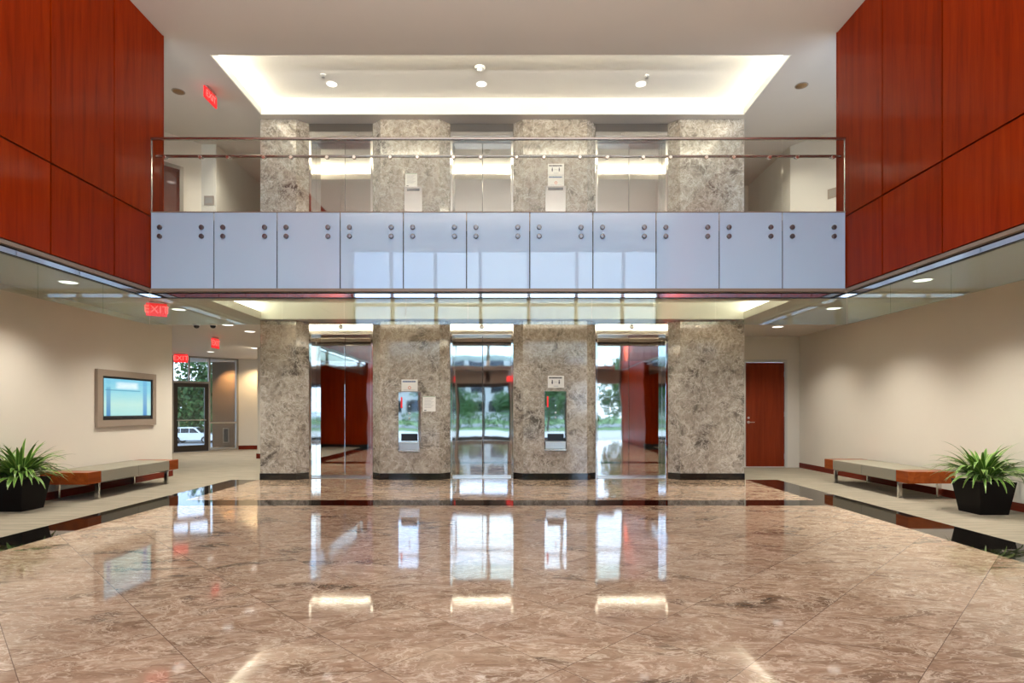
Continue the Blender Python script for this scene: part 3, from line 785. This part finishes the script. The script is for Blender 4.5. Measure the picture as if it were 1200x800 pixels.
# exit signs
def exit_sign(loc,rot,label,w=.33,h=.2,drop=.03):
    root=thing('exit_sign',loc,label,'exit sign','red exit signs')
    Mx=Matrix.Translation(Vector(loc))@Matrix.Rotation(rot,4,'Z')
    make('canopy',MB().box(-w*.35,w*.35,-.03,.03,-.022,0,.004).xf(Mx),M['brushed'],root)
    make('stem',MB().box(-w*.3,w*.3,-.008,.008,-drop-.01,-.02).xf(Mx),M['brushed'],root)
    make('face',MB().box(-w/2,w/2,-.012,.012,-drop-h,-drop,.003).xf(Mx),M['exitface'],root)
    for s in (-1,1):
        T_=Mx@Matrix.Translation((0,s*.014,-drop-h/2))@Matrix.Rotation(0 if s<0 else math.pi,4,'Z')@Matrix.Rotation(R(90),4,'X')
        make('lettering',text_mb('EXIT',h*.82,T_,.004),M['exitglyph'],root)
    return root
exit_sign((-5.08,9.8,C2),R(90),'red EXIT sign hanging edge-on from the upper ceiling left of the glowing recess',.4,.19,.03)
exit_sign((-5.47,8.95,C1),R(35),'red EXIT sign hanging behind the glass strip at the left end of the balcony',.28,.2,.02)
exit_sign((-6.78,13.3,C1),R(91),'red EXIT sign hanging edge-on in the left corridor',.33,.22,.03)
exit_sign((-9.76,17.15,C1),R(20),'red EXIT sign hanging in front of the far glass door',.36,.24,.02)

# ------------------------------------------------------------------ left corridor end: glazed exit at 45 degrees
A=Vector((-10.25,17.6,0)); Bq=Vector((-8.97,19.0,0)); L=(Bq-A).length; an=math.atan2(Bq.y-A.y,Bq.x-A.x)
MXg=Matrix.Translation(A)@Matrix.Rotation(an,4,'Z')
def gl(mb): return mb.xf(MXg)
w1=struct('window_1',gl(MB().box(-.06,0,-.05,.05,0,C1).box(1.0,1.05,-.05,.05,0,C1).box(L-.05,L+.02,-.05,.05,0,C1).box(0,1.0,-.05,.05,2.12,2.18).box(1.05,L-.05,-.05,.05,.86,.91).box(1.05,L-.05,-.05,.05,0,.05).box(0,L,-.05,.05,C1-.05,C1)),M['mull'])
make('mullion',gl(MB().box(.42,.46,-.03,.03,2.18,C1-.05)),M['mull'],w1)
make('pane',gl(MB().box(0,1.0,-.006,.006,2.18,C1-.05)),M['tinted'],w1)
make('pane',gl(MB().box(1.05,L-.05,-.006,.006,.91,C1-.05)),M['tinted'],w1)
make('pane',gl(MB().box(1.05,L-.05,-.006,.006,.05,.86)),M['tinted'],w1)
d3=struct('door_3',gl(MB().box(.005,.115,-.03,.03,.01,2.12).box(.885,.995,-.03,.03,.01,2.12).box(.115,.885,-.03,.03,2.0,2.12).box(.115,.885,-.03,.03,.01,.2)),M['bronze'])
make('pane',gl(MB().box(.115,.885,-.006,.006,.2,2.0)),M['tinted'],d3)
make('push_bar',gl(MB().tube([(.1,-.09,.98),(.9,-.09,.98)],.018,10).tube([(.1,-.03,.98),(.1,-.09,.98)],.012,8).tube([(.9,-.03,.98),(.9,-.09,.98)],.012,8)),M['brushed'],d3)
make('pull_handle',gl(MB().tube([(.13,-.04,.62),(.13,-.08,.62),(.13,-.08,.98)],.012,8)),M['brushed'],d3)
struct('wall_corridor',MB().prism([(-8.95,19.0),(-7.6,19.25),(-7.6,19.4),(-8.95,19.15)],0,C1).prism([(-10.3,17.55),(-14,17.55),(-14,17.7),(-10.3,17.7)],0,C1).box(-14.1,-14,11.3,17.7,0,C1),M['wall'])
struct('baseboard_corridor',MB().prism([(-8.95,18.98),(-7.6,19.23),(-7.6,19.25),(-8.95,19.0)],0,.13),M['base_wood'])
struct('wall_corridor_end',MB().box(-6.78,-4.6,15.5,15.65,0,C1).box(-6.78,-6.63,15.65,19.4,0,C1),M['wall'])
struct('baseboard_corridor_end',MB().box(-6.8,-4.66,15.48,15.5,0,.13),M['base_wood'])
struct('wall_side_core',MB().box(-4.8,-4.67,YE+2.4,15.5,0,C1),M['wall'])

# ------------------------------------------------------------------ entrance facade (behind the camera, seen mirrored)
mx=[WL+.0,-3.78,-2.39,-.97,.56,2.07,3.54,WR]
fm=MB()
for x in mx: fm.box(x-.055,x+.055,FAC-.12,FAC,0 if abs(x)>2.5 else 2.5,6.35)
for x in (-2.3,0,2.3): fm.box(x-.05,x+.05,FAC-.12,FAC,0,2.45)
fm.box(WL,WR,FAC-.12,FAC,6.28,6.4).box(WL,WR,FAC-.12,FAC,2.42,2.98).box(WL,WR,FAC-.12,FAC,4.6,4.68)
w2=struct('window_2',fm,M['mull'])
for a,b in zip(mx[:-1],mx[1:]):
    for z0,z1 in ((2.98,4.6),(4.68,6.28)):
        make('pane',MB().box(a+.055,b-.055,FAC-.07,FAC-.06,z0,z1),M['window'],w2)
for a,b in ((WL,-3.78),(-3.78,-2.3),(2.3,3.54),(3.54,WR)):
    make('pane',MB().box(a+.055,b-.055,FAC-.07,FAC-.06,.02,2.42),M['window'],w2)
k=4
for a,b in ((-2.3,0),(0,2.3)):
    a+=.05; b-=.05; c=(a+b)/2
    d=struct('door_%d'%k,MB().box(a,b,FAC-.1,FAC-.02,2.34,2.42),M['bronze']); k+=1
    for p,q in ((a,c-.003),(c+.003,b)):
        lf=make('door_leaf',MB().box(p,p+.05,FAC-.085,FAC-.035,.01,2.34).box(q-.05,q,FAC-.085,FAC-.035,.01,2.34).box(p+.05,q-.05,FAC-.085,FAC-.035,2.26,2.34).box(p+.05,q-.05,FAC-.085,FAC-.035,.01,.16),M['bronze'],d)
        make('pane',MB().box(p+.05,q-.05,FAC-.065,FAC-.055,.16,2.26),M['window'],lf)
struct('wall_front',MB().box(-9,8,FAC-.2,FAC,6.4,C2+.2).box(-9,WL,FAC-.2,FAC,0,6.4).box(WR,8,FAC-.2,FAC,0,6.4),M['ceil'])
exit_sign((.0,FAC+.35,2.95),0,'red EXIT sign above the glass entrance doors',.36,.24,.25)

# ------------------------------------------------------------------ outside
struct('ground_1',MB().box(-60,60,-70,FAC-.2,-.25,-.14),M['lawn'])
struct('path',MB().box(-30,30,-14,FAC-.2,-.14,-.02),M['paving'])
struct('road',MB().box(-60,60,-32,-24,-.14,-.10),M['asphalt'])
struct('ground_2',MB().box(-90,10,21.5,130,-2.6,-2.35),M['asphalt'])
struct('terrace',MB().box(-16,-5,17.75,21.5,-.3,-.06),M['paving'])
def tree(x,y,z,h,r,seed,label):
    rnd=random.Random(seed)
    root=thing('tree',(x,y,z),label,'tree','trees outside')
    tr=MB().tube([(x,y,z),(x+.1,y,z+h*.25),(x-.05,y+.1,z+h*.5)],[h*.028,h*.022,h*.014],10)
    cl=[]
    for k in range(9):
        a=rnd.uniform(0,6.28); d=r*rnd.uniform(.2,.75); zz=z+h*rnd.uniform(.42,.9)
        p=(x+math.cos(a)*d,y+math.sin(a)*d,zz); cl.append((p,r*rnd.uniform(.38,.6)))
        tr.tube([(x,y,z+h*.35),((x+p[0])/2,(y+p[1])/2,z+h*.5),p],[h*.012,h*.008,h*.003],6)
    make('trunk',tr,M['bark'],root)
    m=MB(); vs=[]; fs=[]
    for p,q in cl:
        for i in range(420):
            d=Vector((rnd.gauss(0,1),rnd.gauss(0,1),rnd.gauss(0,1))).normalized()*q*rnd.uniform(.55,1.05)
            c=Vector(p)+d; s=rnd.uniform(.10,.2)*(r/2.6)
            a=Vector((rnd.gauss(0,1),rnd.gauss(0,1),rnd.gauss(0,1))).normalized(); b=a.cross(Vector((rnd.gauss(0,1),rnd.gauss(0,1),rnd.gauss(0,1)))).normalized()
            o=len(vs); vs+=[c-a*s,c-b*s*.6,c+a*s,c+b*s*.6]; fs.append((o,o+1,o+2,o+3))
    m.add(vs,fs); make('crown',m,M['treeleaf'],root,fix=False)
for i,(x,y,h,r,l) in enumerate(((2.4,-16,4.2,1.9,'broad green tree mirrored in the right elevator doors'),(7.5,-15.5,4.4,2.0,'green tree beyond the right side of the entrance glass'),(-6,-24,4.6,2.2,'green tree beyond the left side of the entrance glass'),(.3,-34,3.2,2.0,'round green tree across the road facing the entrance'),(-4.5,-38,3.2,1.8,'low green tree across the road to the left'),(14,-26,6,2.8,'tall green tree far right of the entrance'))):
    tree(x,y,-.14,h,r,20+i,l)
def hedge(x0,x1,y0,y1,z,h,seed,label,k=1,den=60):
    rnd=random.Random(seed); vs=[]; fs=[]
    n=int((x1-x0)*(h+1)*den)
    for i in range(n):
        c=Vector((rnd.uniform(x0,x1),rnd.uniform(y0,y1),z+h*rnd.random()**.7)); s=rnd.uniform(.06,.14)*k
        a=Vector((rnd.gauss(0,1),rnd.gauss(0,1),rnd.gauss(0,1))).normalized(); b=a.cross(Vector((rnd.gauss(0,1),rnd.gauss(0,1),rnd.gauss(0,1)))).normalized()
        o=len(vs); vs+=[c-a*s,c-b*s*.6,c+a*s,c+b*s*.6]; fs.append((o,o+1,o+2,o+3))
    make('hedge',MB().add(vs,fs),M['treeleaf'],None,label=label,cat='hedge',group='hedges outside',fix=False)
hedge(-8,8,-22,-20.6,-.14,1.2,4,'clipped green hedge between the paving and the road')
hedge(-52,-22,68.5,70.5,-2.35,7,9,'tall dense green hedge behind the parked white car',3,90)
for i,(x,y,h,r,l) in enumerate(((-38,76,12,5.5,'tall dark tree behind the parked white car'),(-52,80,12,5.5,'dark leafy tree left of the parked white car'),(-25,78,12,5,'dark leafy tree right of the parked white car'),(-30,92,13,6,'leafy tree seen through the glass sidelight'),(-44,94,12,6,'low leafy tree directly behind the parked white car'))):
    tree(x,y,-2.35,h,r,60+i,l)
bl=thing('office_building',(-4,-62,-.14),'pale office building across the road with rows of windows','building')
make('facade',MB().box(-18,8,-66,-60,-.14,9),M['brick'],bl)
for r_ in range(3):
    for c_ in range(9): make('window',MB().box(-17+c_*2.8,-15.2+c_*2.8,-60,-59.9,1+r_*2.8,2.6+r_*2.8),M['carglass'],bl)
# brown pier outside the glazed exit, lit by a wall lamp
pier=struct('wall_outside',MB().box(-10.66,-8.4,20.7,20.95,-.06,3.4),M['brownwall'])
struct('ceiling_outside',MB().box(-14,-7,17.8,21.2,3.2,3.3),M['ceil'])
ic=thing('door_intercom',(-10.16,20.7,.15),'narrow black entry panel on the brown wall beyond the glass sidelight','intercom')
make('mounting_surround',MB().box(-10.27,-10.05,20.67,20.70,.12,.66,.004),M['mull'],ic)
make('panel',MB().box(-10.23,-10.09,20.655,20.675,.16,.62,.003),M['black'],ic)
l=spot((-10.0,20.2,3.1),260,(1,.62,.28),75,.8,.05); l.rotation_euler=(R(16),0,0)
l=spot((-8.25,18.6,C1-.05),45,(1,.72,.42),130,.8,.06)
# parked SUV
def suv(cx,cy,z,rot,label):
    root=thing('parked_suv',(cx,cy,z),label,'car')
    Mx=Matrix.Translation((cx,cy,z))@Matrix.Rotation(rot,4,'Z')
    prof=[(-2.3,.35),(-2.35,.7),(-2.28,1.0),(-2.1,1.08),(-1.95,1.62),(-1.75,1.74),(.1,1.76),(.45,1.68),(1.05,1.12),(2.1,1.0),(2.32,.85),(2.35,.45),(2.2,.32)]
    n=len(prof); vs=[]; fs=[]
    for w_,ins in ((-.9,0),(.9,0)):
        for x,zz in prof:
            tuck=.16*max(0,(zz-1.05)/.7); vs.append((x,w_*(1-tuck),zz))
    fs=[list(range(n)),list(range(n,2*n))[::-1]]+[(i,(i+1)%n,(i+1)%n+n,i+n) for i in range(n)]
    make('body',MB().add(vs,fs).xf(Mx),M['carpaint'],root)
    for s in (-1,1):
        for poly in ([(-1.85,1.14),(-1.72,1.6),(-1.1,1.62),(-1.1,1.14)],[(-1.02,1.14),(-1.02,1.62),(-.2,1.62),(-.2,1.14)],[(-.12,1.14),(-.12,1.62),(.3,1.6),(.82,1.14)]):
            q=[(x,s*(.9*(1-.16*max(0,(zz-1.05)/.7))+.012),zz) for x,zz in poly]; q2=[(x,y-s*.03,zz) for x,y,zz in q]
            make('side_window',MB().add(q+q2,[(0,1,2,3),(4,5,6,7),(0,1,5,4),(1,2,6,5),(2,3,7,6),(3,0,4,7)]).xf(Mx),M['carglass'],root)
    make('windscreen',MB().add([(.5,-.74,1.66),(.5,.74,1.66),(1.03,.86,1.15),(1.03,-.86,1.15),(.52,-.74,1.69),(.52,.74,1.69),(1.07,.86,1.17),(1.07,-.86,1.17)],[(0,1,2,3),(4,5,6,7),(0,1,5,4),(1,2,6,5),(2,3,7,6),(3,0,4,7)]).xf(Mx),M['carglass'],root)
    for x in (-1.45,1.45):
        for s in (-1,1):
            w=make('wheel',MB().lathe([(.2,-.12),(.36,-.11),(.38,-.05),(.38,.05),(.36,.11),(.2,.12)],(x,s*.82,.38),'y',24).xf(Mx),M['tyre'],root)
            make('hub',MB().lathe([(.21,-.125),(.16,-.11),(.16,.11),(.21,.125)],(x,s*.82,.38),'y',18).xf(Mx),M['brushed'],w)
suv(-35.0,64,-2.35,R(8),'white parked SUV seen through the far glass door')

# ------------------------------------------------------------------ sky and camera
w=bpy.data.worlds.new('overcast_sky'); scene.world=w; w.use_nodes=True; nt=w.node_tree
bg=nt.nodes['Background']; tc=nt.nodes.new('ShaderNodeTexCoord'); mp=nt.nodes.new('ShaderNodeMapping'); mp.inputs['Scale'].default_value=(1,1,2.5)
nz=nt.nodes.new('ShaderNodeTexNoise'); nz.inputs['Scale'].default_value=2.2; nz.inputs['Detail'].default_value=5
rp=nt.nodes.new('ShaderNodeValToRGB'); rp.color_ramp.elements[0].position=.36; rp.color_ramp.elements[0].color=(.36,.57,1,1); rp.color_ramp.elements[1].position=.6; rp.color_ramp.elements[1].color=(.68,.84,1,1)
nt.links.new(tc.outputs['Generated'],mp.inputs[0]); nt.links.new(mp.outputs[0],nz.inputs['Vector']); nt.links.new(nz.outputs[0],rp.inputs[0]); nt.links.new(rp.outputs[0],bg.inputs[0])
bg.inputs[1].default_value=1.85
pl=bpy.data.lights.new('entrance_daylight_portal','AREA'); pl.shape='RECTANGLE'; pl.size=9.6; pl.size_y=6.3; pl.cycles.is_portal=True
po=bpy.data.objects.new('entrance_daylight_portal',pl); COL.objects.link(po); po.location=(-.18,FAC-.25,3.2); po.rotation_euler=(R(90),0,0)

cam=bpy.data.cameras.new('camera'); co=bpy.data.objects.new('camera',cam); COL.objects.link(co)
co.location=(0,0,EYE); co.rotation_euler=(R(90),0,0)
cam.sensor_width=36; cam.lens=680/1200*36; cam.shift_y=80/1200; cam.shift_x=1/1200; cam.clip_start=.05; cam.clip_end=500
scene.camera=co
vs_=scene.view_settings; vs_.view_transform='Standard'; vs_.look='None'; vs_.gamma=1; vs_.exposure=1.72; vs_.use_curve_mapping=False
cy=scene.cycles
cy.use_denoising=True; cy.max_bounces=10; cy.diffuse_bounces=5; cy.glossy_bounces=6; cy.transparent_max_bounces=16; cy.transmission_bounces=6
cy.sample_clamp_indirect=6; cy.caustics_reflective=False; cy.caustics_refractive=False; cy.blur_glossy=.3
